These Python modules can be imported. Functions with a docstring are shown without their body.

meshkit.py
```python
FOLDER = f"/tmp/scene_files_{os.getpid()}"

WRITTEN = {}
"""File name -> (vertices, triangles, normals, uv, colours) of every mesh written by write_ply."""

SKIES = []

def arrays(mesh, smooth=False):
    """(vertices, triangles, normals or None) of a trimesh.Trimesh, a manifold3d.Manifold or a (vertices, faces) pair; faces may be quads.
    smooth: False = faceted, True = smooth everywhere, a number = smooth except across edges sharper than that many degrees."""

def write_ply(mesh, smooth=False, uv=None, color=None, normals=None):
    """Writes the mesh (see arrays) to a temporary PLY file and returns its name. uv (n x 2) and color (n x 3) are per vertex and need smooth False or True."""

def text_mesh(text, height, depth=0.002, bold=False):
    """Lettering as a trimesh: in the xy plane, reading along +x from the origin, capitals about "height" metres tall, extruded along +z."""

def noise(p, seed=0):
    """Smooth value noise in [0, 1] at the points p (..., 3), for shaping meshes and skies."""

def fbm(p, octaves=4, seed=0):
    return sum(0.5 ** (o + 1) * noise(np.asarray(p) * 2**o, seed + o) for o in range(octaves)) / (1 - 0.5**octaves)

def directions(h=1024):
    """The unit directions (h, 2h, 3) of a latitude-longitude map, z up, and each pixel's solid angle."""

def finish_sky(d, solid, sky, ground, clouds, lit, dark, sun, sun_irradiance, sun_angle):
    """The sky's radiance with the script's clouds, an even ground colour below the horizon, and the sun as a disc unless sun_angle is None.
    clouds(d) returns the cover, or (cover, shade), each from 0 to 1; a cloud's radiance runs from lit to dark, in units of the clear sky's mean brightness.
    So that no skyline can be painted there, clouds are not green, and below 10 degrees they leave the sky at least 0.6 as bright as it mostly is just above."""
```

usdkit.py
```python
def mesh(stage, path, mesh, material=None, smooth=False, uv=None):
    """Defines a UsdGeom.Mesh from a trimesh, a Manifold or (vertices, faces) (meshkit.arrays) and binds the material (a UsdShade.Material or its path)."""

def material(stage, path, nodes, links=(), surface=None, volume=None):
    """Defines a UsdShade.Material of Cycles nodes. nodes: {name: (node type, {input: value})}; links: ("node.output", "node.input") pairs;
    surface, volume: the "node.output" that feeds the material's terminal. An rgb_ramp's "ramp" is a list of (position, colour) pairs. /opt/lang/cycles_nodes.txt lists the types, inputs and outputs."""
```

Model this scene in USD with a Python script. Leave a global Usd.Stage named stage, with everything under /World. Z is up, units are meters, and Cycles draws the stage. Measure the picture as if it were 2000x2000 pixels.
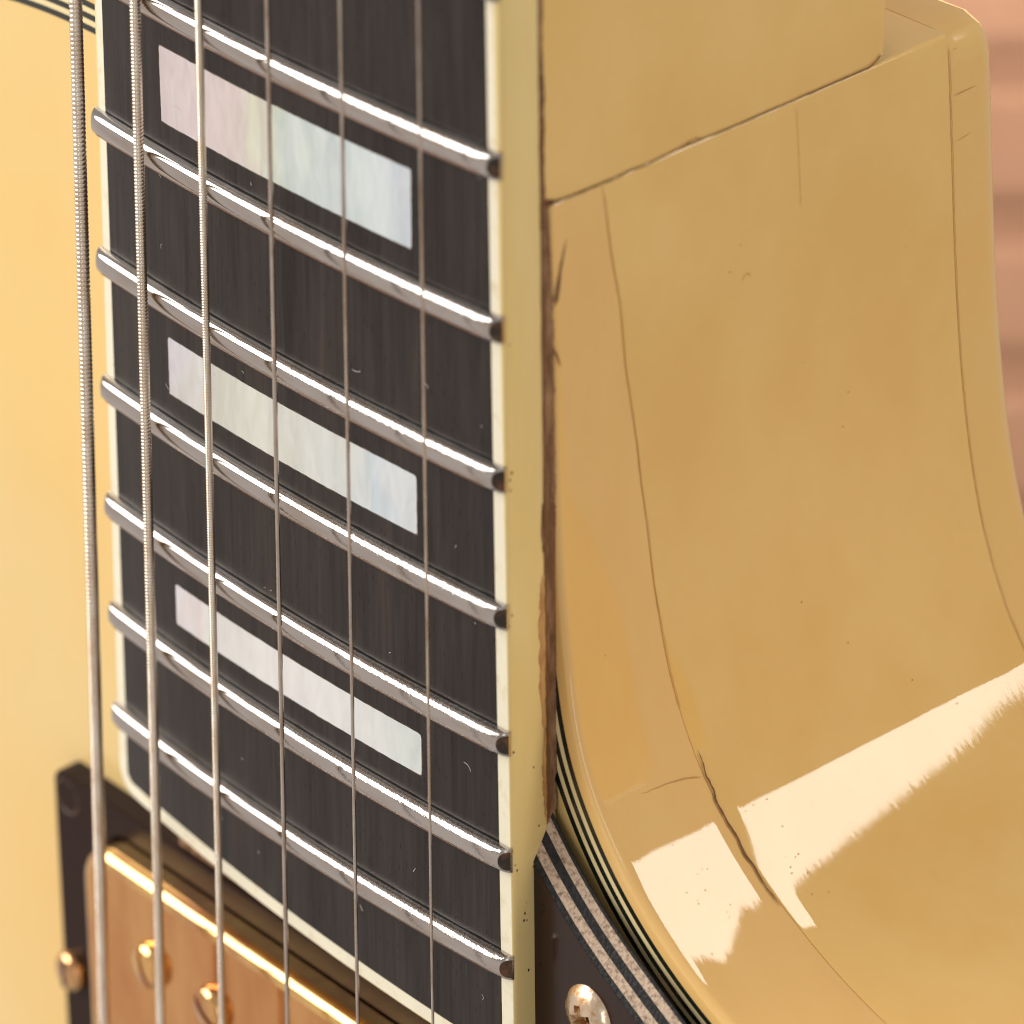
import math, random
import numpy as np, trimesh, usdkit, meshkit
import manifold3d as m3
from shapely.geometry import Polygon, LineString, Point, box as sbox
from shapely import contains_xy
from scipy.spatial import Delaunay
from scipy.interpolate import splprep, splev
from pxr import Usd, UsdGeom, UsdLux, UsdShade, Sdf, Gf, Vt

random.seed(7)
rng = np.random.default_rng(7)
stage = Usd.Stage.CreateInMemory()
UsdGeom.SetStageUpAxis(stage, "Z")
UsdGeom.SetStageMetersPerUnit(stage, 1.0)
UsdGeom.Xform.Define(stage, "/World")
UsdGeom.Scope.Define(stage, "/World/Looks")
ZO = 1.6                                   # metres: lifts the guitar above the floor level


def world(p):
    """Guitar millimetres (x across the strings, y into the guitar, z along the neck) to metres."""
    return np.asarray(p, float) * 0.001 + np.array([0, 0, ZO])


# ---------------------------------------------------------------- camera
CAM = np.array([311.68, -233.405, 412.148])
FWD = np.array([-0.68237, 0.565207, -0.463587])
RIGHT = np.array([0.638737, 0.769422, -0.002097])
UP = np.array([-0.355509, 0.297541, 0.886049])
cam = UsdGeom.Camera.Define(stage, "/World/camera")
cam.AddTransformOp().Set(Gf.Matrix4d(*RIGHT, 0, *UP, 0, *(-FWD), 0, *world(CAM), 1))
HA = 20.0
cam.CreateHorizontalApertureAttr(HA)
cam.CreateVerticalApertureAttr(HA)
cam.CreateFocalLengthAttr(10118.3 / 2000 * HA)
cam.CreateFStopAttr(16)
cam.CreateFocusDistanceAttr(0.437)
cam.CreateClippingRangeAttr((0.01, 100))

# ---------------------------------------------------------------- lamps


def rect_light(name, centre, xdir, out, w, h, radiance, color):
    """A rectangular area light: out points away from the subject."""
    z = np.array(out, float); z /= np.linalg.norm(z)
    x = np.array(xdir, float); x -= z * (x @ z); x /= np.linalg.norm(x)
    y = np.cross(z, x)
    l = UsdLux.RectLight.Define(stage, "/World/" + name)
    l.AddTransformOp().Set(Gf.Matrix4d(*x, 0, *y, 0, *z, 0, *(np.array(centre) + np.array([0, 0, ZO])), 1))
    l.CreateWidthAttr(w); l.CreateHeightAttr(h)
    l.CreateIntensityAttr(radiance); l.CreateColorAttr(Gf.Vec3f(*color)); l.CreateNormalizeAttr(False)
    return l


KEY_D = np.array([-.66, -.58, .40]); KEY_D /= np.linalg.norm(KEY_D)
SUBJ = np.array([.03, .005, .2])
rect_light("softbox_key", SUBJ + KEY_D * 1.15, [.66, -.66, 0], KEY_D, .85, .58, 9.6, (1, .965, .90))
S_ = np.array([-.694, -.31, .65]); U_ = np.array([.555, -.82, -.11])
K_ = np.array([.655, .640, .715]) * 1.0
rect_light("softbox_top", K_ + S_ * .31 + U_ * .1225, S_, [.567, .285, .741], .58, .185, 7.8, (1, .98, .90))
rect_light("strip_lamp_right", SUBJ + np.array([.52, -.85, .02]) * 1.7, [.85, .52, 0], [.52, -.85, .02], .30, .9, 2.8, (1, .96, .88))
FD = np.array([-.62, -.62, -.42]); FD /= np.linalg.norm(FD)
rect_light("fill_lamp", SUBJ + FD * 1.5, [.7, -.7, 0], FD, 3.2, 1.7, .25, (1, .83, .74))  # unseen panel standing in for bounce from the pinkish surroundings
rect_light("background_lamp", [-.9, 1.3, .2], [.77, .64, 0], [.6, -.6, .6], .9, .5, 10.5, (1, .92, .80))  # added unseen light, only there to brighten the brick wall
dome = UsdLux.DomeLight.Define(stage, "/World/studio_ambient")
dome.CreateIntensityAttr(.158); dome.CreateColorAttr(Gf.Vec3f(1, .93, .86))

# ---------------------------------------------------------------- helpers
used = {}


def numbered(path):
    k = used.get(path, -1) + 1
    used[path] = k
    return path if k == 0 else f"{path}_{k:03d}"


def tag(prim, label=None, category=None, group=None, kind=None):
    for k, v in (("label", label), ("category", category), ("group", group), ("kind", kind)):
        if v:
            prim.SetCustomDataByKey(k, v)


def part(parent, name, mesh, mat, smooth=30, label=None):
    """One Mesh prim under parent, given in guitar millimetres."""
    v, f, n = meshkit.arrays(mesh, smooth)
    path = numbered(f"{parent}/{name}")
    if n is None:
        m = usdkit.mesh(stage, path, (world(v), f), mat)
    else:
        m = usdkit.mesh(stage, path, (world(v), f), mat)
        m.CreateNormalsAttr(Vt.Vec3fArray.FromNumpy(n.astype(np.float32)))
        m.SetNormalsInterpolation("vertex")
    m.CreateDoubleSidedAttr(True)
    if label:
        tag(m.GetPrim(), label)
    return path


def grid_faces(nr, nc, close_c=False):
    i, j = np.meshgrid(np.arange(nr - 1), np.arange(nc if close_c else nc - 1), indexing="ij")
    j2 = (j + 1) % nc
    q = np.stack([i * nc + j, i * nc + j2, (i + 1) * nc + j2, (i + 1) * nc + j], -1).reshape(-1, 4)
    return np.vstack([q[:, [0, 1, 2]], q[:, [0, 2, 3]]])


def merge(*ms):
    V, F, o = [], [], 0
    for v, f in ms:
        V.append(np.asarray(v, float)); F.append(np.asarray(f) + o); o += len(v)
    return np.vstack(V), np.vstack(F)


def resample(pts, step, closed=False):
    p = np.asarray(pts, float)
    if closed:
        p = np.vstack([p, p[:1]])
    d = np.r_[0, np.cumsum(np.linalg.norm(np.diff(p, axis=0), axis=1))]
    n = max(2, int(round(d[-1] / step)) + 1)
    s = np.linspace(0, d[-1], n)
    o = np.stack([np.interp(s, d, p[:, k]) for k in range(p.shape[1])], 1)
    return o[:-1] if closed else o


def face_mesh(poly, yfun, step, bstep=None):
    """A triangulated sheet over the shapely polygon (x, z), lifted by y = yfun(x, z)."""
    out = []
    for g in getattr(poly, "geoms", [poly]):
        bnd = [resample(np.array(r.coords)[:-1], bstep or step, True) for r in (g.exterior, *g.interiors)]
        b = np.vstack(bnd)
        x0, z0, x1, z1 = g.bounds
        gx, gz = np.meshgrid(np.arange(x0, x1, step), np.arange(z0, z1, step))
        gp = np.stack([gx.ravel(), gz.ravel()], 1)
        inner = g.buffer(-(bstep or step) * .6)
        gp = gp[contains_xy(inner, gp[:, 0], gp[:, 1])] if not inner.is_empty else gp[:0]
        p = np.vstack([b, gp]) + rng.normal(0, 1e-6, (len(b) + len(gp), 2))
        t = Delaunay(p).simplices
        c = p[t].mean(1)
        t = t[contains_xy(g, c[:, 0], c[:, 1])]
        a = p[t]
        cr = (a[:, 1, 0] - a[:, 0, 0]) * (a[:, 2, 1] - a[:, 0, 1]) - (a[:, 1, 1] - a[:, 0, 1]) * (a[:, 2, 0] - a[:, 0, 0])
        t = t[np.abs(cr) > 1e-9]; cr = cr[np.abs(cr) > 1e-9]
        t[cr < 0] = t[cr < 0][:, ::-1]
        out.append((np.stack([p[:, 0], yfun(p[:, 0], p[:, 1]), p[:, 1]], 1), t))
    return merge(*out)


def curve_normals(p, closed):
    """Inward (left-hand) normals of a 2-D curve."""
    if closed:
        t = np.roll(p, -1, 0) - np.roll(p, 1, 0)
    else:
        t = np.gradient(p, axis=0)
    t /= np.linalg.norm(t, axis=1, keepdims=True) + 1e-12
    return np.stack([-t[:, 1], t[:, 0]], 1)


def sweep(curve, profile, to3d, closed=False, normals=None):
    """Sweeps profile [(inward offset, depth)] along the 2-D curve; to3d(points2d, depth) gives millimetres. depth may be a function of the 2-D points."""
    n = curve_normals(curve, closed) if normals is None else normals
    rows = []
    for off, dep in profile:
        q = curve + n * (off(curve)[:, None] if callable(off) else off)
        rows.append(to3d(q, dep(q) if callable(dep) else np.full(len(q), float(dep))))
    V = np.stack(rows, 0)
    return V.reshape(-1, 3), grid_faces(len(profile), len(curve), closed)


def arc(c, r, a0, a1, n):
    a = np.radians(np.linspace(a0, a1, n))
    return [(c[0] + r * math.cos(t), c[1] + r * math.sin(t)) for t in a]


def xz(q, y):
    return np.stack([q[:, 0], y, q[:, 1]], 1)


def revolve(profile, centre, axis, seg=32, squash=None):
    """profile [(radius, height)] about axis through centre (mm)."""
    axis = np.array(axis, float); axis /= np.linalg.norm(axis)
    a = np.cross(axis, [1, 0, 0.01]); a /= np.linalg.norm(a); b = np.cross(axis, a)
    t = np.arange(seg) * 2 * np.pi / seg
    pr = np.array(profile, float)
    V = (np.array(centre) + pr[:, 1][:, None, None] * axis + pr[:, 0][:, None, None] * (np.cos(t)[None, :, None] * a + np.sin(t)[None, :, None] * b))
    return V.reshape(-1, 3), grid_faces(len(pr), seg, True)


def fbm1(x, seed=0, octaves=4):
    x = np.asarray(x, float)
    return meshkit.fbm(np.stack([x, x * 0 + seed * 7.31, x * 0], -1), octaves, seed) - .5


# ---------------------------------------------------------------- guitar frame
SC = 628.65


def fret_z(n):
    return SC * 2 ** (-n / 12)


def hw(z):
    return (43.0 + (SC - np.asarray(z, float)) / (SC - fret_z(22)) * 13.8) / 2


RAD = 305.0


def top(x, z=None):
    return np.asarray(x, float) ** 2 / (2 * RAD)


TILT = math.radians(4.1)
BN = np.array([0, math.cos(TILT), math.sin(TILT)])
BT = np.array([0, -math.sin(TILT), math.cos(TILT)])


def body3d(q, yb):
    """(x, zb) and depth yb in the tilted body frame to guitar millimetres."""
    yb = np.broadcast_to(np.asarray(yb, float), (len(q),))
    return np.array([0, 0, 200.]) + q[:, :1] * np.array([1., 0, 0]) + yb[:, None] * BN + (q[:, 1:2] - 200) * BT


def smooth01(t):
    t = np.clip(t, 0, 1)
    return t * t * (3 - 2 * t)


def rim(zb):
    """Depth of the body's front rim: tilted with the body, planed level with the neck close to it."""
    zb = np.asarray(zb, float)
    k = smooth01((zb - 190) / 14)
    return 5.78 * (1 - k) + (6.25 + (zb - 200) * .0717) * k


FB, BACK_IN, BACK = 16.45, 52.45, 58.5      # foot of front binding, front of back binding, back plane (body depths)


def fb_depth(zb):
    """The binding's foot runs a little shallower towards the neck."""
    return np.interp(zb, [180, 186, 192, 200, 213, 220, 227, 233, 238, 244], [17.4, 17.0, 16.65, 16.45, 16.5, 16.3, 15.75, 15.55, 15.0, 14.6])


def bind_warp(dep, zb):
    return dep + (fb_depth(zb) - FB) * np.clip(1 - np.abs(dep - FB) / 9, 0, 1)


SHZ = 244.3                                # the shoulder where body and neck heel meet

# ---------------------------------------------------------------- materials
L = "/World/Looks/"


def pos(scale, extra=None):
    """Nodes: world position scaled anisotropically (1/m)."""
    return {"geo": ("geometry", {}), "map": ("mapping", {"scale": scale})}, [("geo.position", "map.vector")]


def simple(name, color, rough=.4, metallic=0., spec=.5, coat=0., noise=0., nscale=(300, 300, 300), bump=0., bscale=(2000, 2000, 2000), color2=None, ramp=(.35, .65), detail=4, bdetail=3, rough2=None, ior=1.5, coat_rough=.03):
    n = {"geo": ("geometry", {}), "p": ("principled_bsdf", {"base_color": color, "roughness": rough, "metallic": metallic, "ior": ior, "specular_ior_level": spec, "coat_weight": coat, "coat_roughness": coat_rough})}
    l = []
    if color2 is not None:
        n["m1"] = ("mapping", {"scale": nscale}); n["n1"] = ("noise_texture", {"scale": 1., "detail": float(detail), "roughness": .6})
        n["r1"] = ("rgb_ramp", {"ramp": [(0, color), (ramp[0], color), (ramp[1], color2), (1, color2)]})
        l += [("geo.position", "m1.vector"), ("m1.vector", "n1.vector"), ("n1.fac", "r1.fac"), ("r1.color", "p.base_color")]
        if rough2 is not None:
            n["mr"] = ("map_range", {"from_min": ramp[0], "from_max": ramp[1], "to_min": rough, "to_max": rough2, "clamp": True})
            l += [("n1.fac", "mr.value"), ("mr.result", "p.roughness")]
    if bump:
        n["m2"] = ("mapping", {"scale": bscale}); n["n2"] = ("noise_texture", {"scale": 1., "detail": float(bdetail), "roughness": .55})
        n["b"] = ("bump", {"distance": bump, "strength": 1.})
        l += [("geo.position", "m2.vector"), ("m2.vector", "n2.vector"), ("n2.fac", "b.height"), ("b.normal", "p.normal")]
        if coat:
            l += [("b.normal", "p.coat_normal")]
    return usdkit.material(stage, L + name, n, l, surface="p.BSDF")


LACQ = simple("aged_lacquer", (.75, .47, .145), .03, color2=(.79, .53, .190), nscale=(60, 60, 45), ramp=(.36, .64), spec=.70, bump=2.4e-6, bscale=(480, 1500, 480), bdetail=4)
LACQT = simple("aged_lacquer_top", (.76, .495, .165), .12, color2=(.74, .550, .240), nscale=(14, 14, 15), ramp=(.35, .65), bump=6e-6, bscale=(300, 300, 300))  # tone noise arranged to follow a lighting gradient: paler above, more orange below
BINDC = simple("yellowed_binding", (.765, .475, .165), .03, color2=(.79, .51, .19), nscale=(90, 200, 60), ramp=(.3, .7), spec=.70, bump=2.4e-6, bscale=(480, 1500, 480), bdetail=4)
BINDB = simple("yellowed_back_binding", (.76, .475, .165), .12, color2=(.74, .50, .190), nscale=(90, 90, 60), ramp=(.3, .7), bump=6e-6, bscale=(300, 1500, 300))
BINDT = simple("scraped_binding", (.80, .745, .58), .4, color2=(.62, .50, .30), nscale=(700, 700, 500), ramp=(.55, .85), bump=1e-5, bscale=(2500, 2500, 900))
SIDEL = simple("board_edge_lacquer", (.76, .57, .235), .2, color2=(.81, .64, .295), nscale=(200, 200, 40), ramp=(.3, .7), bump=8e-6, bscale=(600, 600, 300))
CREAM = simple("purfling_cream", (.80, .66, .36), .15)
BLACKL = simple("purfling_black", (.012, .016, .012), .15)
n_ = {"geo": ("geometry", {}), "m1": ("mapping", {"scale": (1500, 1500, 60)}), "n1": ("noise_texture", {"scale": 1., "detail": 4., "roughness": .65, "distortion": .5}),
      "m2": ("mapping", {"scale": (210, 210, 40)}), "n2": ("noise_texture", {"scale": 1., "detail": 4., "distortion": .8}),
      "r1": ("rgb_ramp", {"ramp": [(0, (.012, .010, .009)), (.34, (.022, .0175, .016)), (.6, (.034, .027, .0245)), (1, (.060, .046, .039))]}),
      "r2": ("rgb_ramp", {"ramp": [(.3, (.72, .70, .70)), (.55, (1, 1, 1)), (.75, (1.45, 1.30, 1.2))]}), "mx": ("mix", {"mix_type": "multiply", "fac": 1.}),
      "mv": ("mapping", {"scale": (2600, 2600, 420)}), "vo": ("voronoi_texture", {"scale": 1.}), "rv": ("rgb_ramp", {"ramp": [(0, (.2, .2, .2)), (.10, (.25, .25, .25)), (.17, (1, 1, 1)), (1, (1, 1, 1))]}), "mx2": ("mix", {"mix_type": "multiply", "fac": .8}),
      "mr": ("map_range", {"from_min": .3, "from_max": .7, "to_min": .24, "to_max": .40, "clamp": True}),
      "b": ("bump", {"distance": 1.5e-5, "strength": 1.}), "p": ("principled_bsdf", {"specular_ior_level": .17})}
EBONY = usdkit.material(stage, L + "ebony", n_, [("geo.position", "m1.vector"), ("m1.vector", "n1.vector"), ("n1.fac", "r1.fac"), ("geo.position", "m2.vector"), ("m2.vector", "n2.vector"), ("n2.fac", "r2.fac"), ("r1.color", "mx.color1"), ("r2.color", "mx.color2"),
      ("geo.position", "mv.vector"), ("mv.vector", "vo.vector"), ("vo.distance", "rv.fac"), ("mx.color", "mx2.color1"), ("rv.color", "mx2.color2"), ("mx2.color", "p.base_color"), ("n2.fac", "mr.value"), ("mr.result", "p.roughness"), ("n1.fac", "b.height"), ("b.normal", "p.normal")], surface="p.BSDF")
n_ = {"geo": ("geometry", {}), "sx": ("separate_xyz", {}), "mk": ("map_range", {"range_type": "smoothstep", "from_min": -.012, "from_max": .022, "to_min": .02, "to_max": 1., "clamp": True}),
      "m": ("mapping", {"scale": (2600, 5200, 5200), "rotation": (0, 0, .5)}), "n": ("noise_texture", {"scale": 1., "detail": 3., "roughness": .6}), "mu": ("math", {"math_type": "multiply"}),
      "m1": ("mapping", {"scale": (160, 900, 900)}), "n1": ("noise_texture", {"scale": 1., "detail": 4.}), "r1": ("rgb_ramp", {"ramp": [(0, (.50, .47, .455)), (.45, (.47, .44, .42)), (.8, (.40, .33, .28)), (1, (.34, .26, .2))]}),
      "b": ("bump", {"distance": 2.4e-5, "strength": 1.}), "p": ("principled_bsdf", {"metallic": 1., "roughness": .075})}
FRETM = usdkit.material(stage, L + "nickel_fret", n_, [("geo.position", "sx.vector"), ("sx.x", "mk.value"), ("geo.position", "m.vector"), ("m.vector", "n.vector"), ("n.fac", "mu.value1"), ("mk.result", "mu.value2"), ("mu.value", "b.height"), ("b.normal", "p.normal"),
      ("geo.position", "m1.vector"), ("m1.vector", "n1.vector"), ("n1.fac", "r1.fac"), ("r1.color", "p.base_color")], surface="p.BSDF")
FRETE = simple("corroded_fret_end", (.035, .025, .018), .35, metallic=.3, color2=(.18, .075, .03), nscale=(900, 900, 900), ramp=(.45, .75), bump=4e-5, bscale=(3000, 3000, 3000))
FRETBAND = simple("brown_fret_band", (.28, .12, .055), .4, metallic=.3, color2=(.42, .22, .12), nscale=(600, 600, 2000), ramp=(.3, .7))
STRW = simple("wound_string_metal", (.86, .77, .66), .22, metallic=1., color2=(.66, .50, .37), nscale=(900, 900, 300), ramp=(.35, .75))
STRP = simple("plain_string_metal", (.58, .50, .44), .2, metallic=1., color2=(.38, .28, .21), nscale=(900, 900, 250), ramp=(.45, .75))
GOLD = simple("worn_gold", (.86, .56, .22), .16, metallic=1., color2=(.62, .34, .17), nscale=(160, 160, 160), ramp=(.4, .65), bump=5e-6, bscale=(900, 900, 300))
COPPER = simple("gold_worn_to_copper", (.60, .27, .095), .10, metallic=1., color2=(.73, .39, .15), nscale=(190, 190, 60), ramp=(.36, .68), bump=6e-6, bscale=(3000, 3000, 200))
SCREWG = simple("worn_gold_screw", (.80, .66, .50), .2, metallic=1., color2=(.40, .22, .10), nscale=(700, 700, 700), ramp=(.45, .62), rough2=.55, bump=3e-5, bscale=(1500, 1500, 1500))
PLBLK = simple("brown_black_plastic", (.024, .0105, .0075), .13, spec=.22, bump=6e-6, bscale=(700, 700, 700))
RINGB = simple("ring_black_plastic", (.022, .010, .0075), .4, spec=.08)
PLYB = simple("black_ply_edge", (.008, .008, .009), .5, spec=.3, color2=(.03, .028, .028), nscale=(2600, 2600, 2600), ramp=(.4, .75), bump=1.2e-4, bscale=(2600, 2600, 2600))
PLYW = simple("soiled_white_ply_edge", (.56, .42, .31), .5, color2=(.17, .10, .06), nscale=(2600, 2600, 2600), ramp=(.45, .7), bump=1.2e-4, bscale=(2600, 2600, 2600))
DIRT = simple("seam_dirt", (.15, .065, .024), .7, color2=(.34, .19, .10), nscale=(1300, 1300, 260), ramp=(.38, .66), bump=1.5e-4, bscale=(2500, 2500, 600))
STAIN = simple("rust_stain", (.42, .21, .07), .5, color2=(.60, .36, .14), nscale=(1200, 1200, 300), ramp=(.35, .65))
CRACK = simple("dark_crack", (.17, .075, .024), .7)
SEAMC = simple("rusty_crack", (.17, .052, .013), .6, color2=(.08, .026, .009), nscale=(900, 900, 300), ramp=(.4, .6))
HAIRL = simple("lacquer_hairline", (.50, .26, .075), .5)
FILLER = simple("inlay_filler_glue", (.10, .065, .035), .5, color2=(.015, .012, .011), nscale=(900, 900, 900), ramp=(.42, .55))
GAPSHADE = simple("black_gap_shade", (.006, .005, .004), .6, spec=.1)  # near-black for the shade painted beside the frets
LINT = simple("pale_lint", (.6, .55, .5), .8)
MORTAR = simple("dark_mortar", (.25, .12, .078), .9, color2=(.2, .1, .065), nscale=(60, 60, 60), bump=1e-3, bscale=(200, 200, 200))

def pearl(name, ramp, seed):
    n_ = {"geo": ("geometry", {}), "m": ("mapping", {"scale": (230, 230, 80), "location": (seed, seed, seed)}), "n": ("noise_texture", {"scale": 1., "detail": 3., "distortion": .9}),
          "sx": ("separate_xyz", {}), "mr": ("map_range", {"from_min": -.0185, "from_max": .0185, "to_min": -.18, "to_max": .82, "clamp": False}), "ad": ("math", {"math_type": "multiply_add"}),
          "r": ("rgb_ramp", {"ramp": ramp}),
          "m2": ("mapping", {"scale": (620, 620, 170), "rotation": (0, .5, 0)}), "n2": ("noise_texture", {"scale": 1., "detail": 4., "distortion": 1.2}), "mx": ("mix", {"mix_type": "overlay", "fac": .30}),
          "b": ("bump", {"distance": 8e-6, "strength": 1.}), "p": ("principled_bsdf", {"roughness": .25, "coat_weight": .25, "coat_roughness": .1})}
    return usdkit.material(stage, L + name, n_, [("geo.position", "m.vector"), ("m.vector", "n.vector"), ("geo.position", "sx.vector"), ("sx.x", "mr.value"), ("n.fac", "ad.value1"), ("mr.result", "ad.value3"), ("ad.value", "r.fac"),
          ("geo.position", "m2.vector"), ("m2.vector", "n2.vector"), ("r.color", "mx.color1"), ("n2.fac", "mx.color2"), ("mx.color", "p.base_color"), ("n2.fac", "b.height"), ("b.normal", "p.normal")], surface="p.BSDF")


PEARLS = {
    17: pearl("mother_of_pearl_iridescent", [(0, (.56, .52, .52)), (.15, (.60, .52, .54)), (.3, (.64, .55, .55)), (.42, (.58, .52, .50)), (.5, (.62, .62, .50)), (.58, (.54, .60, .55)), (.7, (.52, .58, .59)), (.85, (.58, .64, .66)), (1, (.52, .56, .62))], 1.3),
    19: pearl("mother_of_pearl_grey", [(0, (.58, .58, .66)), (.12, (.60, .58, .63)), (.25, (.58, .58, .52)), (.45, (.62, .62, .57)), (.6, (.60, .61, .58)), (.8, (.58, .62, .63)), (.92, (.50, .57, .64)), (1, (.60, .63, .66))], 4.1),
    21: pearl("mother_of_pearl_pale", [(0, (.70, .69, .75)), (.2, (.66, .60, .60)), (.3, (.68, .67, .66)), (.55, (.72, .70, .70)), (.75, (.68, .68, .68)), (1, (.60, .64, .63))], 7.7)}
n_ = {"geo": ("geometry", {}), "oi": ("object_info", {}), "m": ("mapping", {"scale": (60, 60, 60)}), "n": ("noise_texture", {"scale": 1., "detail": 5.}),
      "r": ("rgb_ramp", {"ramp": [(0, (.50, .27, .165)), (1, (.60, .335, .21))]}), "r2": ("rgb_ramp", {"ramp": [(.3, (.85, .8, .8)), (.7, (1, 1, 1))]}), "mx": ("mix", {"mix_type": "multiply", "fac": 1.}),
      "b": ("bump", {"distance": 1e-3, "strength": 1.}), "p": ("principled_bsdf", {"roughness": .85})}
BRICK = usdkit.material(stage, L + "salmon_brick", n_, [("geo.position", "m.vector"), ("m.vector", "n.vector"), ("oi.random", "r.fac"), ("n.fac", "r2.fac"), ("r.color", "mx.color1"), ("r2.color", "mx.color2"), ("mx.color", "p.base_color"), ("n.fac", "b.height"), ("b.normal", "p.normal")], surface="p.BSDF")

# ---------------------------------------------------------------- brick wall far behind
RAYC = FWD + (1970 - 1000) / 10118.3 * RIGHT - (600 - 1000) / 10118.3 * UP
WC = world(CAM + RAYC * 2350)
wn = np.array([-FWD[0], -FWD[1], 0]); wn /= np.linalg.norm(wn)     # towards the camera
wx = np.cross([0, 0, 1], wn)
W0 = "/World/brick_wall"
NB, NC, BL, BH, J = 7, 31, .215, .065, .010


def wall_box(u0, u1, z0, z1, d0, d1, ch=0.0):
    v = []
    for d, s in ((d0, 0), (d1 - ch, 0), (d1, ch)):
        for (u, z) in ((u0 + s, z0 + s), (u1 - s, z0 + s), (u1 - s, z1 - s), (u0 + s, z1 - s)):
            v.append(np.array([WC[0], WC[1], 0]) + wx * u + np.array([0, 0, z]) + wn * d)
    f = []
    for k in (0, 1):
        for i in range(4):
            a, b = k * 4 + i, k * 4 + (i + 1) % 4
            f += [[a, b, b + 4], [a, b + 4, a + 4]]
    f += [[8, 9, 10], [8, 10, 11], [0, 2, 1], [0, 3, 2]]
    return np.array(v), np.array(f)


wv, wf = wall_box(-NB * .225 / 2 - .1, NB * .225 / 2 + .1, 0, NC * (BH + J), -.10, 0)
wm = usdkit.mesh(stage, W0, (wv, wf), MORTAR)
tag(wm.GetPrim(), "salmon pink brick wall, blurred, far behind the guitar", "wall")
zoff = WC[2] % (BH + J)
for c in range(NC):
    for k in range(NB):
        u0 = (k - NB / 2) * .225 + (.1125 if c % 2 else 0) - .05
        z0 = c * (BH + J) + .005
        v, f = wall_box(u0, u0 + BL, z0, z0 + BH, -.02, .009 + random.uniform(-.002, .002), .004)
        usdkit.mesh(stage, numbered(W0 + "/brick"), (v, f), BRICK)

# ---------------------------------------------------------------- guitar
G = "/World/electric_guitar"
gx = UsdGeom.Xform.Define(stage, G)
tag(gx.GetPrim(), "aged cream electric guitar with black bound fretboard, six strings and a cutaway", "electric guitar")

# ---- body outline (x, zb), counter-clockwise seen with x right and z up
cut = np.array([(27.42, SHZ), (27.5, 236), (27.8, 226), (28.3, 216), (29.1, 207), (30.0, 201.5), (31.1, 197.2), (33.0, 192.2), (35.2, 188.8), (37.3, 186.4), (41.7, 182.0), (45, 179.6), (49, 177.8), (54, 176), (62, 174), (74, 172.8)])
tck, _ = splprep(cut.T, s=.15)
cutc = np.stack(splev(np.linspace(0, 1, 260), tck), 1)
rest = np.array([(74, 172.8), (86, 175.5), (95, 182), (100.5, 191), (103, 201), (105, 208), (108.5, 210.5), (112, 207), (115.5, 196), (117, 180), (113, 160), (104, 140), (100, 125), (105, 100), (125, 60), (150, 20), (165, -30), (163, -80), (145, -130), (110, -168), (60, -190), (0, -197), (-60, -190), (-110, -168), (-145, -130), (-163, -80), (-165, -30), (-150, 20), (-125, 60), (-105, 100), (-100, 125), (-104, 140), (-112, 160), (-116, 180), (-113, 198), (-103, 215), (-86, 230), (-66, 239.5), (-47, 243.3), (-36, 243.9), (-27.5, 244.0)])
tck2, _ = splprep(rest.T, s=2.)
restc = np.stack(splev(np.linspace(0, 1, 500), tck2), 1)
shoulder = np.array([(-27.5, 244.0), (0, 244.1)])
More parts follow.
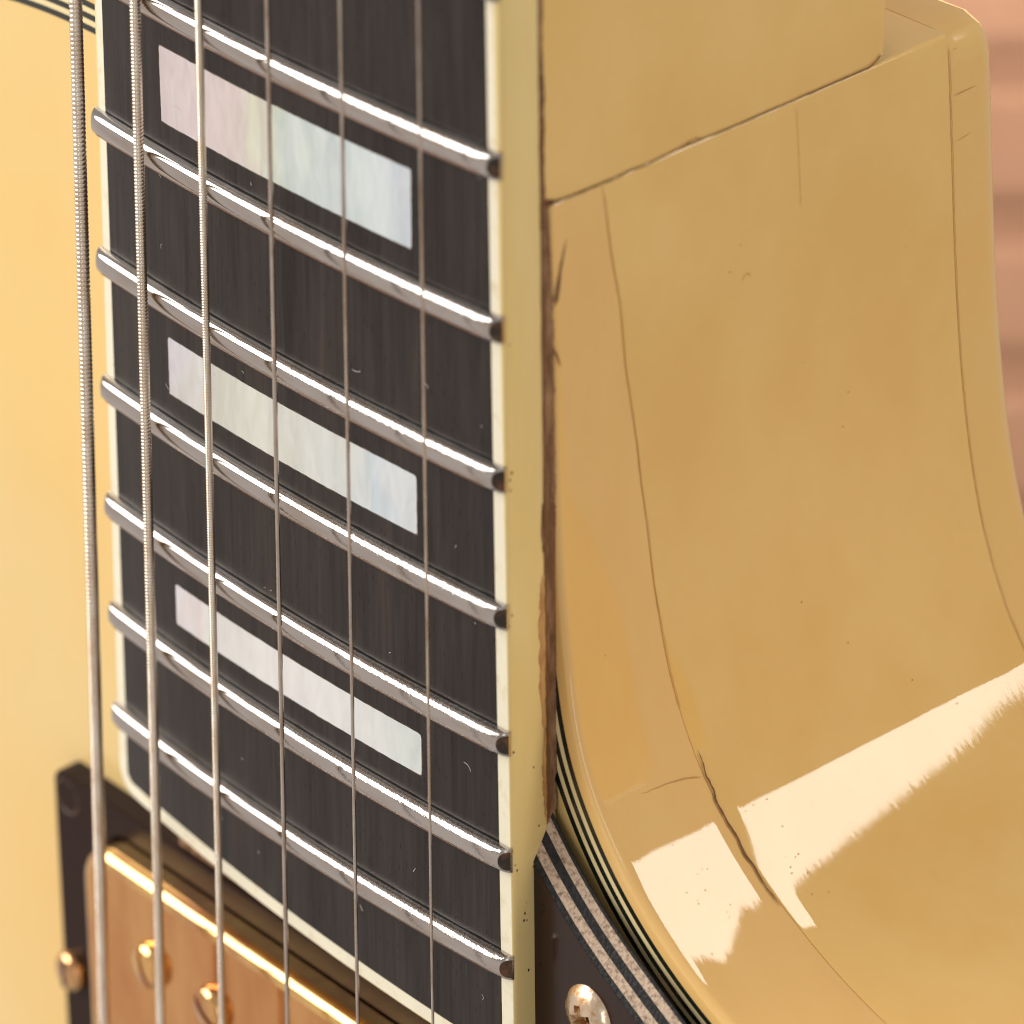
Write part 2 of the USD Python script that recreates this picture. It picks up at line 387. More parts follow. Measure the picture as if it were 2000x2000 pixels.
# outline runs treble shoulder -> cutaway -> horn -> bottom -> bass -> shoulder (clockwise); reverse it so that the left normal points inward
rr = .4
corner = np.array(arc((cutc[0, 0] - rr, SHZ - rr), rr, 90, 4, 7))
cfine = resample(cutc[cutc[:, 1] < SHZ - rr], .33)
outline = np.vstack([resample(np.array([(-27.5, 244.0), (corner[0, 0], corner[0, 1])]), 2.5)[1:-1], corner, cfine, resample(restc[1:], 1.6)])
outline = outline[::-1]
outline = outline[np.r_[True, np.linalg.norm(np.diff(outline, axis=0), axis=1) > .03]]
ON = curve_normals(outline, True)
for _ in range(2):
    ON = (np.roll(ON, 1, 0) + ON * 2 + np.roll(ON, -1, 0)); ON /= np.linalg.norm(ON, axis=1, keepdims=True)
opoly = Polygon(outline).buffer(0)


def rim_at(q):
    return rim(q[:, 1])


def top_h(x, z):
    """Carved top inside the purfling (body depth)."""
    from shapely import distance, points
    d = distance(opoly.exterior, points(np.stack([x, z], 1)))
    near = np.exp(-((x / 60) ** 2 + ((z - 240) / 60) ** 2))
    return rim(z) - 1.6 * smooth01((d - 6) / 55) * (1 - near)


NEAR = (outline[:, 0] > 12) & (outline[:, 1] > 236)


def strip(profile, radii=None):
    """Sweeps a profile round the body's outline; radii gives each row's own corner radius at the treble shoulder."""
    rows = []
    for i, (off, dep) in enumerate(profile):
        base, nrm = outline.copy(), ON.copy()
        o = off(outline) if callable(off) else np.full(len(outline), float(off))
        R = max(radii[i] if radii else rr, rr)
        c = np.array([cutc[0, 0] - R, SHZ - R])
        k = NEAR & (outline[:, 0] > c[0]) & (outline[:, 1] > c[1])
        d = outline[k] - c
        d /= np.linalg.norm(d, axis=1, keepdims=True)
        base[k] = c + d * R
        nrm[k] = -d
        o[k] = np.minimum(o[k], R * .98)
        q = base + nrm * o[:, None]
        rows.append(body3d(q, bind_warp(dep(outline) if callable(dep) else np.full(len(q), float(dep)), outline[:, 1])))
    return np.stack(rows, 0).reshape(-1, 3), grid_faces(len(profile), len(outline), True)


def joint_dip(a):
    """A dip beside the glued joint that deepens down in the cutaway."""
    return lambda q: a * (.12 + .88 * smooth01((206 - q[:, 1]) / 12))


def yoff(d):
    return lambda q: rim_at(q) + d


g = .10   # joint groove
side = strip([(.17, FB + .01), (joint_dip(.115), FB + .04)] + [(joint_dip(.092 * (1 - t_) ** 1.25), FB + .08 + 1.75 * t_) for t_ in np.linspace(0, 1, 10)] + [((lambda yy_: (lambda q: .011 * smooth01(min(yy_ - FB - 2, BACK_IN - yy_) / 2) * 2 * (meshkit.fbm(np.stack([q[:, 0] / 5, q[:, 1] / 5, 0 * q[:, 0] + yy_ / 7], -1), 3, 4) - .5)))(y), y) for y in np.linspace(FB + 2.2, BACK_IN - .6, 44)] + [(.0, BACK_IN - .2), (.02, BACK_IN - .06), (.08, BACK_IN - .02)])
inner = opoly.buffer(-4.82)
if inner.geom_type != "Polygon":
    inner = max(inner.geoms, key=lambda a: a.area)
topm = face_mesh(inner, lambda x, z: 0 * x, 5., 1.2)
tq = topm[0][:, [0, 2]]
topm = (body3d(tq, top_h(tq[:, 0], tq[:, 1])), topm[1])
backm = face_mesh(opoly.buffer(-3.2), lambda x, z: 0 * x, 12., 3.)
bq = backm[0][:, [0, 2]]
backm = (body3d(bq, np.full(len(bq), BACK)), backm[1])
BODY = part(G, "body", side, LACQ, 40)
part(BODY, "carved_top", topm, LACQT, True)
part(BODY, "back", backm, LACQ, True)
rb = .75
fbp = [(1.78, yoff(.0))] + [(rb - rb * math.cos(a) if False else rb * (1 - math.sin(a)), (lambda a: yoff(rb * (1 - math.cos(a))))(a)) for a in np.radians([0, 15, 30, 45, 60, 75, 90])]
fbp += [(-.0, yoff(1.2)), (-.0, yoff(2.5))] + [(joint_dip(-.05 * math.sin(math.pi * k)), (lambda k: (lambda q: (rim_at(q) + 2.5) * (1 - k) + (FB - .9) * k))(k)) for k in np.linspace(.1, .8, 7)]
fbp += [(joint_dip(.085 * t_ ** 1.5 - .03 * (1 - t_)), FB - 1.3 + 1.24 * t_) for t_ in np.linspace(0, 1, 8)] + [(joint_dip(.12), FB - .03), (.2, FB - .0)]
part(BODY, "front_binding", strip(fbp), BINDC, 40)
edges = [(1.78, 2.42, BLACKL, "black_purfling"), (2.42, 2.98, CREAM, "cream_purfling"), (2.98, 3.60, BLACKL, "black_purfling"), (3.60, 4.16, CREAM, "cream_purfling"), (4.16, 4.80, BLACKL, "black_purfling")]
for a, b, m, nm in edges:
    h = .004 if m is BLACKL else 0
    part(BODY, nm, strip([(b, yoff(.0 - h)), (a, yoff(.0 - h))]), m, 40)
r2 = 2.5
bbp = [(.08, BACK_IN), (.02, BACK_IN + .05), (0, BACK_IN + .2), (-.045, BACK_IN + 1.2), (-.06, BACK_IN + 2.2)] + [(r2 * (1 - math.cos(a)) - .06 * math.cos(a), BACK - r2 + r2 * math.sin(a)) for a in np.radians(np.linspace(0, 90, 9))] + [(3.4, BACK)]
bbr = [rr, 1.2, 2.5, 2.55, 2.6] + list(np.linspace(2.6, 3.9, 9)) + [3.9]
part(BODY, "back_binding", strip(bbp, bbr), BINDB, 40)


def cut_x(zb):
    return np.interp(-np.asarray(zb), -cutc[:, 1], cutc[:, 0])


def wall_ribbon(name, pts, width, mat, lift=.03, wob=.0, seed=1, step=.12, taper=True, parent=None, label=None):
    """A hairline or stain drawn as a thin sheet lying on the cutaway wall; pts are (yb, zb)."""
    p = resample(pts, step)
    n = curve_normals(p, False)
    s = np.arange(len(p)) * step
    c = p + n * (fbm1(s * 1.6, seed)[:, None] * wob)
    w = np.interp(np.linspace(0, 1, len(p)), np.linspace(0, 1, np.size(width)), np.atleast_1d(width)) * (.75 + .9 * (fbm1(s * 2.3, seed + 5) + .3))
    if taper:
        w *= np.minimum(1, np.minimum(np.arange(len(p)), np.arange(len(p))[::-1]) / 6 + .15)
    rows = []
    for k in (-.5, .5):
        q = c + n * w[:, None] * k
        x = cut_x(q[:, 1]); dx = np.gradient(cutc[:, 0], cutc[:, 1])
        nx = np.interp(-q[:, 1], -cutc[:, 1], 1 / np.sqrt(1 + dx ** 2))
        nz = np.interp(-q[:, 1], -cutc[:, 1], -dx / np.sqrt(1 + dx ** 2))
        rows.append(body3d(np.stack([x + nx * (lift + .05), q[:, 1] + nz * (lift + .05)], 1), q[:, 0]))
    V = np.stack(rows, 0).reshape(-1, 3)
    return part(parent or BODY, name, (V, grid_faces(2, len(p))), mat, True, label)


wall_ribbon("hairline_crack", [(35.36, 243.8), (35.31, 234.6)], .035, HAIRL, seed=2)
wall_ribbon("hairline_crack", [(10.15, 191.43), (12.79, 191.2), (14.65, 190.95), (16.4, 190.5)], [.03, .07, .09], HAIRL, wob=.12, seed=3)
wall_ribbon("splinter_crack", [(8.9, 235.6), (9.24, 236.7), (9.79, 238.77), (10.63, 241.09)], [.5, .34, .16, .03], DIRT, seed=4)
wall_ribbon("splinter_crack", [(8.3, 231.9), (8.65, 231.43), (9.02, 230.07)], [.2, .12], CRACK, seed=5)
wall_ribbon("hairline_crack", [(52.76, 242.81), (53.46, 242.76)], .1, HAIRL, seed=6)
wall_ribbon("hairline_crack", [(52.81, 238.59), (55.36, 238.64)], .08, HAIRL, seed=7)
wall_ribbon("hairline_crack", [(53.01, 234.31), (54.63, 234.58)], .06, HAIRL, seed=8)
wall_ribbon("lint_hair", [(28.49, 230.25), (28.81, 230.78), (29.21, 230.88), (29.57, 230.3)], .05, HAIRL, seed=9)
zz = np.linspace(SHZ - .8, 196, 60)
wall_ribbon("binding_joint_line", [(float(fb_depth(z)) + .05 + .04 * math.sin(z * .6), z) for z in zz], .06, HAIRL, wob=.10, seed=10)
wall_ribbon("binding_joint_line", [(17.0, 192.5), (16.95, 191.0), (16.82, 190.42), (16.98, 189.2), (16.75, 188.7), (16.8, 187.7), (17.0, 185.7), (16.85, 184.6), (17.0, 183.7), (16.9, 182.3), (17.1, 181.3)], [.06, .15, .22, .2, .12], CRACK, wob=.2, seed=11)
wall_ribbon("binding_joint_line", [(BACK_IN + .05, z) for z in np.linspace(243, 186, 60)], .06, HAIRL, wob=.2, seed=12)
r_ = random.Random(3)
for k in range(14):
    z0, y0 = r_.uniform(186, 243), r_.uniform(9, 50)
    wall_ribbon("speck", [(y0, z0), (y0 + .1, z0 + .06)], r_.uniform(.06, .11), HAIRL if k % 7 else CRACK, seed=20 + k, step=.03, taper=False)

for k in range(26):
    z0, y0 = r_.uniform(180.5, 187.5), r_.choice([r_.uniform(17.8, 22), r_.uniform(8.5, 15)])
    wall_ribbon("speck", [(y0, z0), (y0 + .06, z0 + .05)], r_.uniform(.04, .08), HAIRL, seed=60 + k, step=.02, taper=False)

# ---- neck heel
ND = 42.45                                   # heel depth


def heel_bottom(y):
    """z of the heel's foot at depth y: parallel to the body's shoulder, back corner rounded."""
    z = 200 + (SHZ + .035 - 200 + y * math.sin(TILT)) / math.cos(TILT)
    d = np.clip(y - (ND - 1.7), 0, 1.7)
    return z + 1.7 - np.sqrt(np.maximum(1.7 ** 2 - d ** 2, 0))


yy = np.r_[np.linspace(5.28, 38, 40), np.linspace(38.4, ND - .9, 10), ND - .9 + .9 * np.sin(np.radians(np.linspace(8, 90, 9)))]
ins = np.r_[np.zeros(50), .9 * (1 - np.cos(np.radians(np.linspace(8, 90, 9))))]
ring_y = np.r_[yy, yy[::-1]]
ring_s = np.r_[np.ones(len(yy)), -np.ones(len(yy))]
ring_i = np.r_[ins, ins[::-1]]
rows = []
for k in np.r_[0, .02, np.linspace(.06, 1, 24)]:
    zc = heel_bottom(ring_y) * (1 - k) + 380 * k
    dep = 5.28 + (ring_y - 5.28) * np.where(zc < 268, 1, 1 - .56 * smooth01((zc - 268) / 40))
    rnd = smooth01((zc - 266) / 30)
    v = (ring_y - 5.28) / (ND - 5.28)
    half = (hw(zc) + .05 - ring_i) * (1 - rnd) + rnd * hw(zc) * np.sqrt(np.maximum(0, 1 - v ** 2.2))
    if k == 0:
        half = half - .12
    rows.append(np.stack([ring_s * half, dep, zc], 1))
V = np.stack(rows, 0)
NECK = part(G, "neck", (V.reshape(-1, 3), grid_faces(len(V), len(ring_y), True)), LACQ, 40)
tn = trimesh.creation.box((50, 4.2, 84)); tn.apply_translation((0, 7.4, 204))
part(NECK, "neck_tenon", tn, DIRT, False)


def heel_ribbon(name, pts, width, mat, lift=.03, wob=0., seed=1, step=.12):
    """pts are (y, z) on the heel's treble side."""
    p = resample(pts, step); n = curve_normals(p, False); s = np.arange(len(p)) * step
    c = p + n * fbm1(s * 1.4, seed)[:, None] * wob
    w = np.interp(np.linspace(0, 1, len(p)), np.linspace(0, 1, np.size(width)), np.atleast_1d(width)) * (.7 + 1.2 * (fbm1(s * 2.1, seed + 3) + .3))
    rows = [np.stack([hw(q[:, 1]) + .05 + lift, q[:, 0], q[:, 1]], 1) for q in (c - n * w[:, None] / 2, c + n * w[:, None] / 2)]
    return part(NECK, name, (np.stack(rows, 0).reshape(-1, 3), grid_faces(2, len(p))), mat, True)


def plane_z(y, zb):
    return 200 + (zb - 200 + y * math.sin(TILT)) / math.cos(TILT)


ypts = [5.6, 6.5, 8.2, 10.5, 13, 14.4, 16, 18, 20.2, 20.9, 22.6, 24.6, 30, 36, 40.2]
zbs = [244.45, 244.5, 244.33, 244.28, 244.22, 244.36, 244.22, 244.38, 244.52, 244.36, 244.40, 244.27, 244.30, 244.33, 244.36]
cp = [(y, float(plane_z(y, z))) for y, z in zip(ypts, zbs)] + [(41.1, 247.75), (41.5, 248.1)]
heel_ribbon("heel_joint_crack", cp, [.17, .13, .09, .10, .10, .10, .11, .14], CRACK, wob=.16, seed=31)
zq = np.linspace(300, 245.6, 200)
heel_ribbon("seam_crack", [(5.30 + .06 * math.sin(z * .7), z) for z in zq], list(np.interp(zq[::-1], [245, 246.5, 248, 250, 253, 255, 258, 262, 300], [.30, .24, .22, .42, .30, .44, .22, .14, .12])[::-1]), SEAMC, wob=.16, seed=35)
heel_ribbon("heel_joint_crack", [(5.2, 245.3), (5.9, 245.15), (6.5, 245.0)], [.5, .3], SEAMC, wob=.1, seed=36)
zq = np.linspace(245.2, 189.5, 300)
heel_ribbon("seam_crack", [(5.16, z) for z in zq], [.16, .12, .2, .14, .1, .18, .12, .1, .2, .26, .16], CRACK, wob=.22, seed=37, lift=.06)
heel_ribbon("heel_joint_crack", [(20.2, plane_z(20.2, 244.56)), (21.2, plane_z(21.2, 244.72)), (21.8, plane_z(21.8, 244.5))], .07, CRACK, seed=33)

# ---- fretboard
ZEND = lambda x: 166.9 - .052 * np.asarray(x, float)
ztop = 380.
bt = 1.5
zl, zr_ = float(ZEND(-hw(168))), float(ZEND(hw(165)))
bp = [(-float(hw(ztop)), ztop), (-float(hw(zl)), zl), (float(hw(zr_)), zr_), (float(hw(ztop)), ztop)]
bpoly = Polygon(bp).buffer(-2.6, quad_segs=1).buffer(2.6, quad_segs=10)
ob = resample(np.array(bpoly.exterior.coords)[:-1], .5, True)
if Polygon(ob).exterior.is_ccw is False:
    ob = ob[::-1]
BNm = curve_normals(ob, True)
for _ in range(3):
    BNm = np.roll(BNm, 1, 0) + BNm * 2 + np.roll(BNm, -1, 0); BNm /= np.linalg.norm(BNm, axis=1, keepdims=True)
wood = face_mesh(bpoly.buffer(-bt), lambda x, z: top(x), 2.2, 1.)
under = face_mesh(bpoly.buffer(-.2), lambda x, z: 0 * x + 5.2, 8., 3.)
BOARD = part(G, "fretboard", merge(wood, under), EBONY, 30)


def bsweep(profile):
    return sweep(ob, profile, xz, True, BNm)


tq_ = lambda d: (lambda q: top(q[:, 0]) + d)
wrap = lambda k: (lambda q: k * np.interp(q[:, 1], [166, 180, 215, 262], [.14, .18, .30, .62]))
part(BOARD, "binding", bsweep([(bt + .02, tq_(.25)), (bt, tq_(-.003)), (lambda q: wrap(1.2)(q) + .1, tq_(.0)), (wrap(1.), tq_(.004))]), BINDT, 50)
part(BOARD, "lacquered_edge", bsweep([(wrap(1.02), tq_(.0)), (wrap(.6), tq_(.02)), (wrap(.25), tq_(.10)), (wrap(.05), tq_(.25)), (-.03, tq_(.5)), (-.03, tq_(1.4)), (-.02, 3.6), (0, 4.9), (.06, 5.12), (.3, 5.2)]), SIDEL, 50)

# frets
HF, WF = 1.12, 2.35
th = np.radians(np.linspace(0, 180, 25))
pz = WF / 2 * np.sign(np.cos(th)) * np.abs(np.cos(th)) ** .85
ph = HF * np.sin(th) ** .8


def fret(n, extra):
    z0 = fret_z(n)
    ks = np.r_[np.linspace(-1, 1, 61)]
    bev_t, bev_b = .95, .55
    wv_ = fbm1(np.arange(25) * .3, n) * .06
    rows = []
    for k in ks:
        xe_r = hw(z0) + .03 - bev_t * (ph / HF) ** 1.2 + wv_ * .5
        xe_l = hw(z0) + .03 - bev_b * (ph / HF) ** 1.2
        t = (k + 1) / 2
        x = -xe_l * (1 - t) + xe_r * t
        hh = ph.copy()
        # crown lightly worn; ends rolled over
        e = np.minimum(1, (1 - abs(k)) / .022 + .86)
        rows.append(np.stack([x, top(x) - hh * e, z0 + pz * (.97 + .03 * e) + ZEND(x) * 0], 1))
    V = np.stack(rows, 0)
    body = (V.reshape(-1, 3), grid_faces(len(ks), 25))
    lc = V[0]; c = lc.mean(0) + [-.1, 0, 0]
    capl = (np.vstack([lc, c]), np.array([[i + 1, i, 25] for i in range(24)] + [[0, 24, 25]]))
    rc = V[-1]; c = rc.mean(0)
    inset = c + (rc - c) * .76 + [.13, -.05, 0]
    c2 = c + [.15, 0, 0]
    rim_ = (np.vstack([rc, inset]), np.array([[i, i + 1, 26 + i] for i in range(24)] + [[i, 26 + i, 25 + i] for i in range(24)] + [[0, 25, 49], [0, 49, 24]]))
    part(BOARD, "fret", merge(body, capl, rim_), FRETM, 40)
    capr = (np.vstack([inset, c2]), np.array([[i, i + 1, 25] for i in range(24)] + [[0, 25, 24]]))
    part(BOARD, "fret_end", capr, FRETE, 25)
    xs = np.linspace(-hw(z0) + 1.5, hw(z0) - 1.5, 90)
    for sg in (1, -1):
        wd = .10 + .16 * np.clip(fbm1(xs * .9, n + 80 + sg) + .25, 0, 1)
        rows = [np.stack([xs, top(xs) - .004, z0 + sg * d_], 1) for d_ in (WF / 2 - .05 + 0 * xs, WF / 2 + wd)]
        part(BOARD, "grime_line", (np.stack(rows, 0).reshape(-1, 3), grid_faces(2, 90)), GAPSHADE, True)  # dark strip on the board: painted shade in the gap beside the fret
    # brown band along the fret's lower flank
    i0 = 16
    T = V[1:-1, i0:24].copy()
    cz = np.stack([T[..., 0], top(T[..., 0]), np.full(T.shape[:2], z0)], -1)
    T = cz + (T - cz) * 1.012
    T[:, 0] = T[:, 1] + (T[:, 0] - T[:, 1]) * (.3 + 1.2 * (fbm1(np.arange(len(T)) * .35, n + 60) + .4))[:, None]
    part(BOARD, "fret_foot_tarnish", (T.reshape(-1, 3), grid_faces(len(T), T.shape[1])), FRETBAND, True)


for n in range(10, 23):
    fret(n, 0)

# block inlays
for n, hl in ((12, 4.6), (15, 4.0), (17, 3.47), (19, 2.73), (21, 2.0)):
    zm = (fret_z(n) + fret_z(n - 1)) / 2
    wx_ = float(hw(zm)) * .615
    q = resample(np.array([(-wx_, zm - hl), (wx_, zm - hl), (wx_, zm + hl), (-wx_, zm + hl)]), .35, True)
    jit = np.stack([fbm1(np.arange(len(q)) * .8, n), fbm1(np.arange(len(q)) * .8, n + 9)], 1) * .10
    pol = Polygon(q + jit).buffer(0)
    part(BOARD, "inlay_filler", face_mesh(pol.buffer(.11).union(Polygon(q + jit * 2.6).buffer(.02)), lambda x, z: top(x) - .006, 1.2, .35), FILLER, True)
    part(BOARD, "inlay", face_mesh(pol, lambda x, z: top(x) - .014, 1.0, .35), PEARLS.get(n, PEARLS[19]), True)


def board_hair(pts, r, mat):
    p = np.array(pts, float)
    P3 = np.stack([p[:, 0], top(p[:, 0]) - .04, p[:, 1]], 1)
    n = curve_normals(p, False)
    rows = [np.stack([(p + n * s)[:, 0], P3[:, 1] - l, (p + n * s)[:, 1]], 1) for s, l in ((-r, 0), (0, r), (r, 0))]
    part(BOARD, "lint_hair", (np.stack(rows, 0).reshape(-1, 3), grid_faces(3, len(p))), mat, True)


r_ = random.Random(11)
for k in range(34):
    x0, z0 = r_.uniform(-18, 25), r_.uniform(172, 262)
    if min(abs(z0 - fret_z(n)) for n in range(14, 23)) < 1.8:
        continue
    L_ = r_.choice([.25, .35, .6, 1.1]); a0 = r_.uniform(0, 6.28); cv = r_.uniform(-2.5, 2.5)
    pts = [(x0, z0)]
    for i in range(7):
        a0 += cv / 7
        pts.append((pts[-1][0] + math.cos(a0) * L_ / 7, pts[-1][1] + math.sin(a0) * L_ / 7))
    board_hair(pts, r_.uniform(.015, .03), LINT)
for x0, z0, z1 in ((17.4, 226.5, 232.6), (21.5, 227.5, 231.5), (20.0, 205, 206.9), (22.6, 172.9, 174.2)):
    p = resample([(x0, z0), (x0 + .12, z1)], .3)
    w = .05
    rows = [np.stack([p[:, 0] + s * w, top(p[:, 0]) - .005, p[:, 1]], 1) for s in (-1, 1)]
    part(BOARD, "grain_crack", (np.stack(rows, 0).reshape(-1, 3), grid_faces(2, len(p))), BLACKL, True)

# dirt along the seam between fretboard and body, and stains on the board's edge
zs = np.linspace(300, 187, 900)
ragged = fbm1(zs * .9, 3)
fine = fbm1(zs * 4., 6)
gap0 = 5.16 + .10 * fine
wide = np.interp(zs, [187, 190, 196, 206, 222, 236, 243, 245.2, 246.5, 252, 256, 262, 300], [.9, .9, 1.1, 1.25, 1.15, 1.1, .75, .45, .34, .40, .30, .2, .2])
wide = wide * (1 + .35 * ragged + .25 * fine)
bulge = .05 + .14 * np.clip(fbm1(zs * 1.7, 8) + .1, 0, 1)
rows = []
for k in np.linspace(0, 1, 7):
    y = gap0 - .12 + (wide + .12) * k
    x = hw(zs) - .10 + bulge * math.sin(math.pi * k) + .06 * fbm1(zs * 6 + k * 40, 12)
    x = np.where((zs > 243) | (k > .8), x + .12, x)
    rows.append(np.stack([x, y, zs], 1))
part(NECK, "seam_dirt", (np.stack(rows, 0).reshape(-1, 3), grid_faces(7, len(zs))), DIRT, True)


def edge_stain(z0, z1, y0, w, seed, mat):
    z = np.linspace(z0, z1, 160)
    env = np.sin(np.linspace(0, math.pi, 160)) ** .4
    lo = y0 - w * env * (.5 + .9 * (fbm1(z * 1.3, seed) + .3)); hi = np.full(160, 5.12) - .02 * seed * 0
    rows = [np.stack([hw(z) + .045 + (.01 if k else 0), y + 0 * z, z], 1) for k, y in ((0, lo), (1, hi))]
    part(BOARD, "rust_stain", (np.stack(rows, 0).reshape(-1, 3), grid_faces(2, 160)), mat, True)


edge_stain(212.5, 198.0, 5.0, .75, 4, STAIN)
edge_stain(198.5, 189.5, 5.05, .5, 5, STAIN)
edge_stain(219.0, 214.5, 5.0, .3, 6, DIRT)
r_ = random.Random(5)
for k in range(26):
    z0 = r_.uniform(170, 196) if k < 16 else r_.choice([fret_z(n) for n in range(16, 22)]) + r_.uniform(-1.4, 1.2)
    y0 = r_.uniform(2.2, 4.6) if k < 16 else r_.uniform(1.3, 1.8)
    s = r_.uniform(.05, .13)
    q = np.array([(y0 + s * math.cos(a) * r_.uniform(.5, 1.2), z0 + s * 1.5 * math.sin(a) * r_.uniform(.5, 1.2)) for a in np.linspace(0, 6.28, 8)[:-1]])
    V = np.vstack([np.stack([hw(q[:, 1]) + .05, q[:, 0], q[:, 1]], 1), [[hw(z0) + .09, y0, z0]]])
    part(BOARD, "dirt_speck", (V, np.array([[i, (i + 1) % 7, 7] for i in range(7)])), FRETE if k % 2 else DIRT, True)

# ---- strings
GAUGE = [1.17, .92, .68, .39, .31, .25]
PITCH = [.42, .33, .25]


def string_at(i, z):
    z = np.asarray(z, float)
    xb, xn = -25.2 + i * 50.4 / 5, -17.6 + i * 35.2 / 5
    x = xb + (xn - xb) * z / SC
    h = 6.461 + (4.294 - 6.461) * i / 5
    return np.stack([x, top(x) - 1.0 - h * (1 - z / SC), z], -1)


for i in range(6):
    za, zb_ = 40., 380.
    d = string_at(i, zb_) - string_at(i, za); ln = np.linalg.norm(d); d /= ln
    a = np.cross(d, [0, 1, 0]); a /= np.linalg.norm(a); b = np.cross(a, d)
    r = GAUGE[i] / 2
    if i < 3:
        # wound: a wire wrapped round the core, each turn a rounded ridge
        seg, sub = 16, 7
        zz = np.concatenate([np.arange(za, 128, 6.), np.arange(128, 300, PITCH[i] / sub), np.arange(300, zb_, 6.)])
        fine_ = (zz > 127.9) & (zz < 300.1)
    else:
        seg, zz = 14, np.linspace(za, zb_, 60); fine_ = np.zeros(60, bool)
    t = np.arange(seg) * 2 * np.pi / seg
    ph_ = zz[:, None] / (PITCH[i] if i < 3 else 1) + t[None] / (2 * np.pi)
    rr_ = np.where(fine_[:, None], r - PITCH[min(i, 2)] * .46 * (1 - np.sqrt(np.maximum(0, 1 - (2 * (ph_ % 1) - 1) ** 2))), r * (.93 if i < 3 else 1))
    V = string_at(i, zz)[:, None] + rr_[..., None] * (np.cos(t)[None, :, None] * a + np.sin(t)[None, :, None] * b)
    part(G, "string", (V.reshape(-1, 3), grid_faces(len(zz), seg, True)), STRW if i < 3 else STRP, 75 if i < 3 else True,
         ["thickest wound low string at the left", "second wound string", "thinnest wound string", "plain string beside the wound ones", "second thinnest plain string", "thinnest plain string at the right"][i])

# ---- pickup ring, cover and screws
RZ, RTOP = 139.6, lambda q: 4.7 + (162 - q[:, 1]) * .004


def rrect(cx, cz, w, h, r, step=.5):
    p = sbox(cx - w / 2 + r, cz - h / 2 + r, cx + w / 2 - r, cz + h / 2 - r).buffer(r, quad_segs=8)
    c = np.array(p.exterior.coords)[:-1]
    if not p.exterior.is_ccw:
        c = c[::-1]
    return resample(c, step, True)


ro = rrect(0, RZ, 89, 45, 1.6)
ri = rrect(0, RZ, 73.2, 39.6, 4.3)
rn = curve_normals(ro, True)
f_ = lambda d: (lambda q: RTOP(q) + d)
outer = sweep(ro, [(.35, f_(0)), (.1, f_(.1)), (0, f_(.35)), (-.25, f_(4.6))], xz, True)
innerw = sweep(ri[::-1], [(0, f_(0)), (0, f_(4.6))], xz, True)
flat = face_mesh(Polygon(ro).buffer(-.35).difference(Polygon(ri)), lambda x, z: RTOP(np.stack([x, z], 1)), 3., .8)
RING = part(G, "pickup_ring", merge(outer, innerw, flat), RINGB, 30)
for sx in (-1, 1):
    for sz in (-1, 1):
        c = np.array([sx * 42.3, 0, RZ + sz * 20.0]); c[1] = float(RTOP(c[None, [0, 2]])[0])
        part(RING, "mounting_screw", revolve([(1.9, .02), (1.75, .06), (1.3, -.25), (.5, -.3), (.0001, -.3)], c, [0, -1, 0], 20), SCREWG if sx > 0 else FRETE, 40)
    c = np.array([sx * 42.6, 0, RZ + .3]); c[1] = float(RTOP(c[None, [0, 2]])[0])
    sc = trimesh.Trimesh(*revolve([(2.05, -.2), (2.05, .55), (1.8, .95), (1.2, 1.25), (.5, 1.38), (.0001, 1.4)], c, [0, -1, 0], 28), process=True)
    part(RING, "height_screw", sc, GOLD, 35)
    bx = trimesh.creation.box((.5, .1, 2.9)); bx.apply_translation(c + [0, -1.37, 0])
    part(RING, "screw_slot", bx, BLACKL, False)
CTOP = lambda q: 1.6 + (158 - q[:, 1]) * .006
co = rrect(0, RZ + .1, 72.6, 38.9, 4.2, .4)
cr = 1.45
g_ = lambda d: (lambda q: CTOP(q) + d)
prof = [(cr * (1 - math.sin(a)), g_(cr * (1 - math.cos(a)))) for a in np.radians(np.linspace(0, 90, 9))] + [(0, g_(3)), (-.05, g_(7))]
shell = sweep(co, prof, xz, True)
COVER = part(G, "pickup_cover", shell, GOLD, 40, "gold plated pickup cover worn to copper on its face")
part(COVER, "cover_face", face_mesh(Polygon(co).buffer(-cr + .01), lambda x, z: CTOP(np.stack([x, z], 1)), 2., .5), COPPER, True, "cover face worn to bare copper")
for k in range(6):
    c = np.array([-24.9 + 9.55 * k, 0, 150.4]); c[1] = float(CTOP(c[None, [0, 2]])[0])
    pr = [(2.35, -.1), (2.35, .35), (2.2, .7), (1.8, 1.02), (1.2, 1.22), (.5, 1.32), (.0001, 1.34)]
    pm = m3.Manifold.revolve(m3.CrossSection([[(0, -.1)] + [(a, b) for a, b in pr]]), 36)
    pm = pm - m3.Manifold.cube((.62, 6, 1.2), True).translate((0, 0, 1.35)).rotate((0, 0, 25 + 31 * k))
    mm = pm.to_mesh(); vv = np.array(mm.vert_properties[:, :3])
    vv = np.stack([vv[:, 0], -vv[:, 2], vv[:, 1]], 1) + c
    part(COVER, "pole_screw", (vv, np.array(mm.tri_verts)), GOLD, 35)

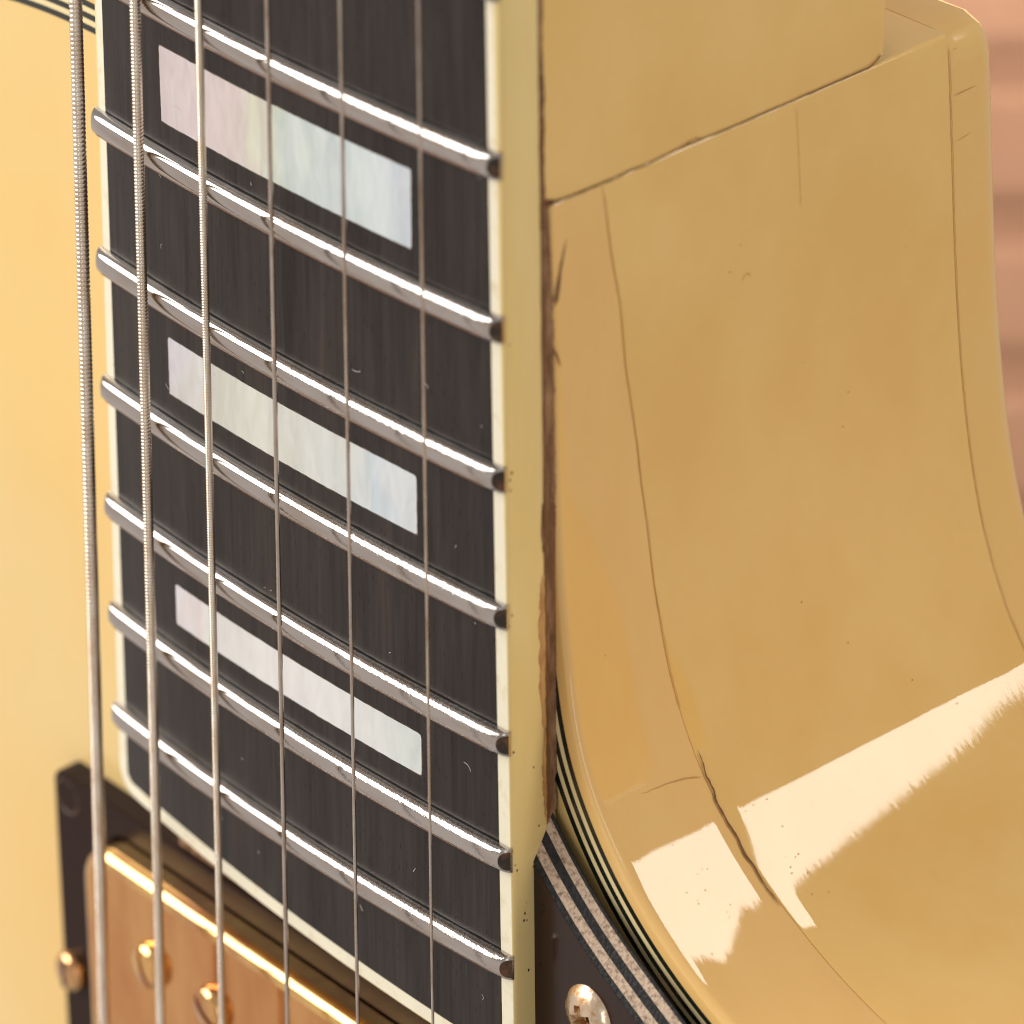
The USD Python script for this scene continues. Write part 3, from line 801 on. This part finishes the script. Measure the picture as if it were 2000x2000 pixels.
# ---- pickguard: five plies with a bevelled edge
PGT, PGB = 3.55, 5.75
oc = np.array([(24.0, 194.5), (28.3, 190.0), (31.05, 186.6), (35.4, 183.0), (41.6, 179.6), (47.5, 176.4), (54, 171.5), (60, 164), (64, 152), (65, 135), (62, 115), (56, 96), (47.5, 80)])
tk, _ = splprep(oc.T, s=.2)
oc = resample(np.stack(splev(np.linspace(0, 1, 300), tk), 1), .25)
oc = oc[::-1]                                # so that the left normal points inwards
ocn = curve_normals(oc, False)
if (ocn[len(ocn) // 2] @ (np.array([35, 150]) - oc[len(oc) // 2])) < 0:
    ocn = -ocn
shape = Polygon(np.vstack([oc, [(24, 194), (28.32, 189.0), (28.6, 165), (45.2, 164.4), (45.2, 80)]])).buffer(0)
if shape.geom_type != "Polygon":
    shape = max(shape.geoms, key=lambda s: s.area)
BEV = 2.55
topp = shape.difference(LineString(oc).buffer(BEV)).intersection(sbox(28.3, 70, 90, 200))
if topp.geom_type != "Polygon":
    topp = max(topp.geoms, key=lambda s: s.area)
GUARD = part(G, "pickguard", face_mesh(topp, lambda x, z: 0 * x + PGT, 3., .35), PLBLK, True)
lv = [0, .10, .34, .58, .84, 1.0]
for k in range(5):
    a, b = lv[k], lv[k + 1]
    prof = [(BEV * t_, (PGB + (PGT - PGB) * t_)) for t_ in np.linspace(a, b, 4)]
    if k == 0:
        prof = [(2., PGB + .05), (.1, PGB + .02)] + prof
    if k == 4:
        prof[-1] = (BEV + .05, PGT - .0)
    v, f = sweep(oc, prof, xz, False, ocn)
    part(GUARD, ["black_ply", "white_ply", "black_ply", "white_ply", "black_ply"][k], (v, f), PLYB if k % 2 == 0 else PLYW, True)
c = np.array([35.55, PGT, 174.3])
pr = [(2.85, -.3), (2.85, .05), (2.6, .4), (2.1, .75), (1.4, 1.0), (.7, 1.12), (.0001, 1.15)]
pm = m3.Manifold.revolve(m3.CrossSection([[(0, -.3)] + [(a, b) for a, b in pr]]), 48)
for a in (20, 110):
    sl = m3.Manifold.hull(m3.Manifold.cube((.85, 2.9, .1), True).translate((0, 0, 1.3)) + m3.Manifold.cube((.6, .9, .1), True).translate((0, 0, -.15)))
    pm = pm - sl.rotate((0, 0, a))
mm = pm.to_mesh(); vv = np.array(mm.vert_properties[:, :3])
part(GUARD, "screw", (np.stack([vv[:, 0], -vv[:, 2], vv[:, 1]], 1) + c, np.array(mm.tri_verts)), SCREWG, 30)
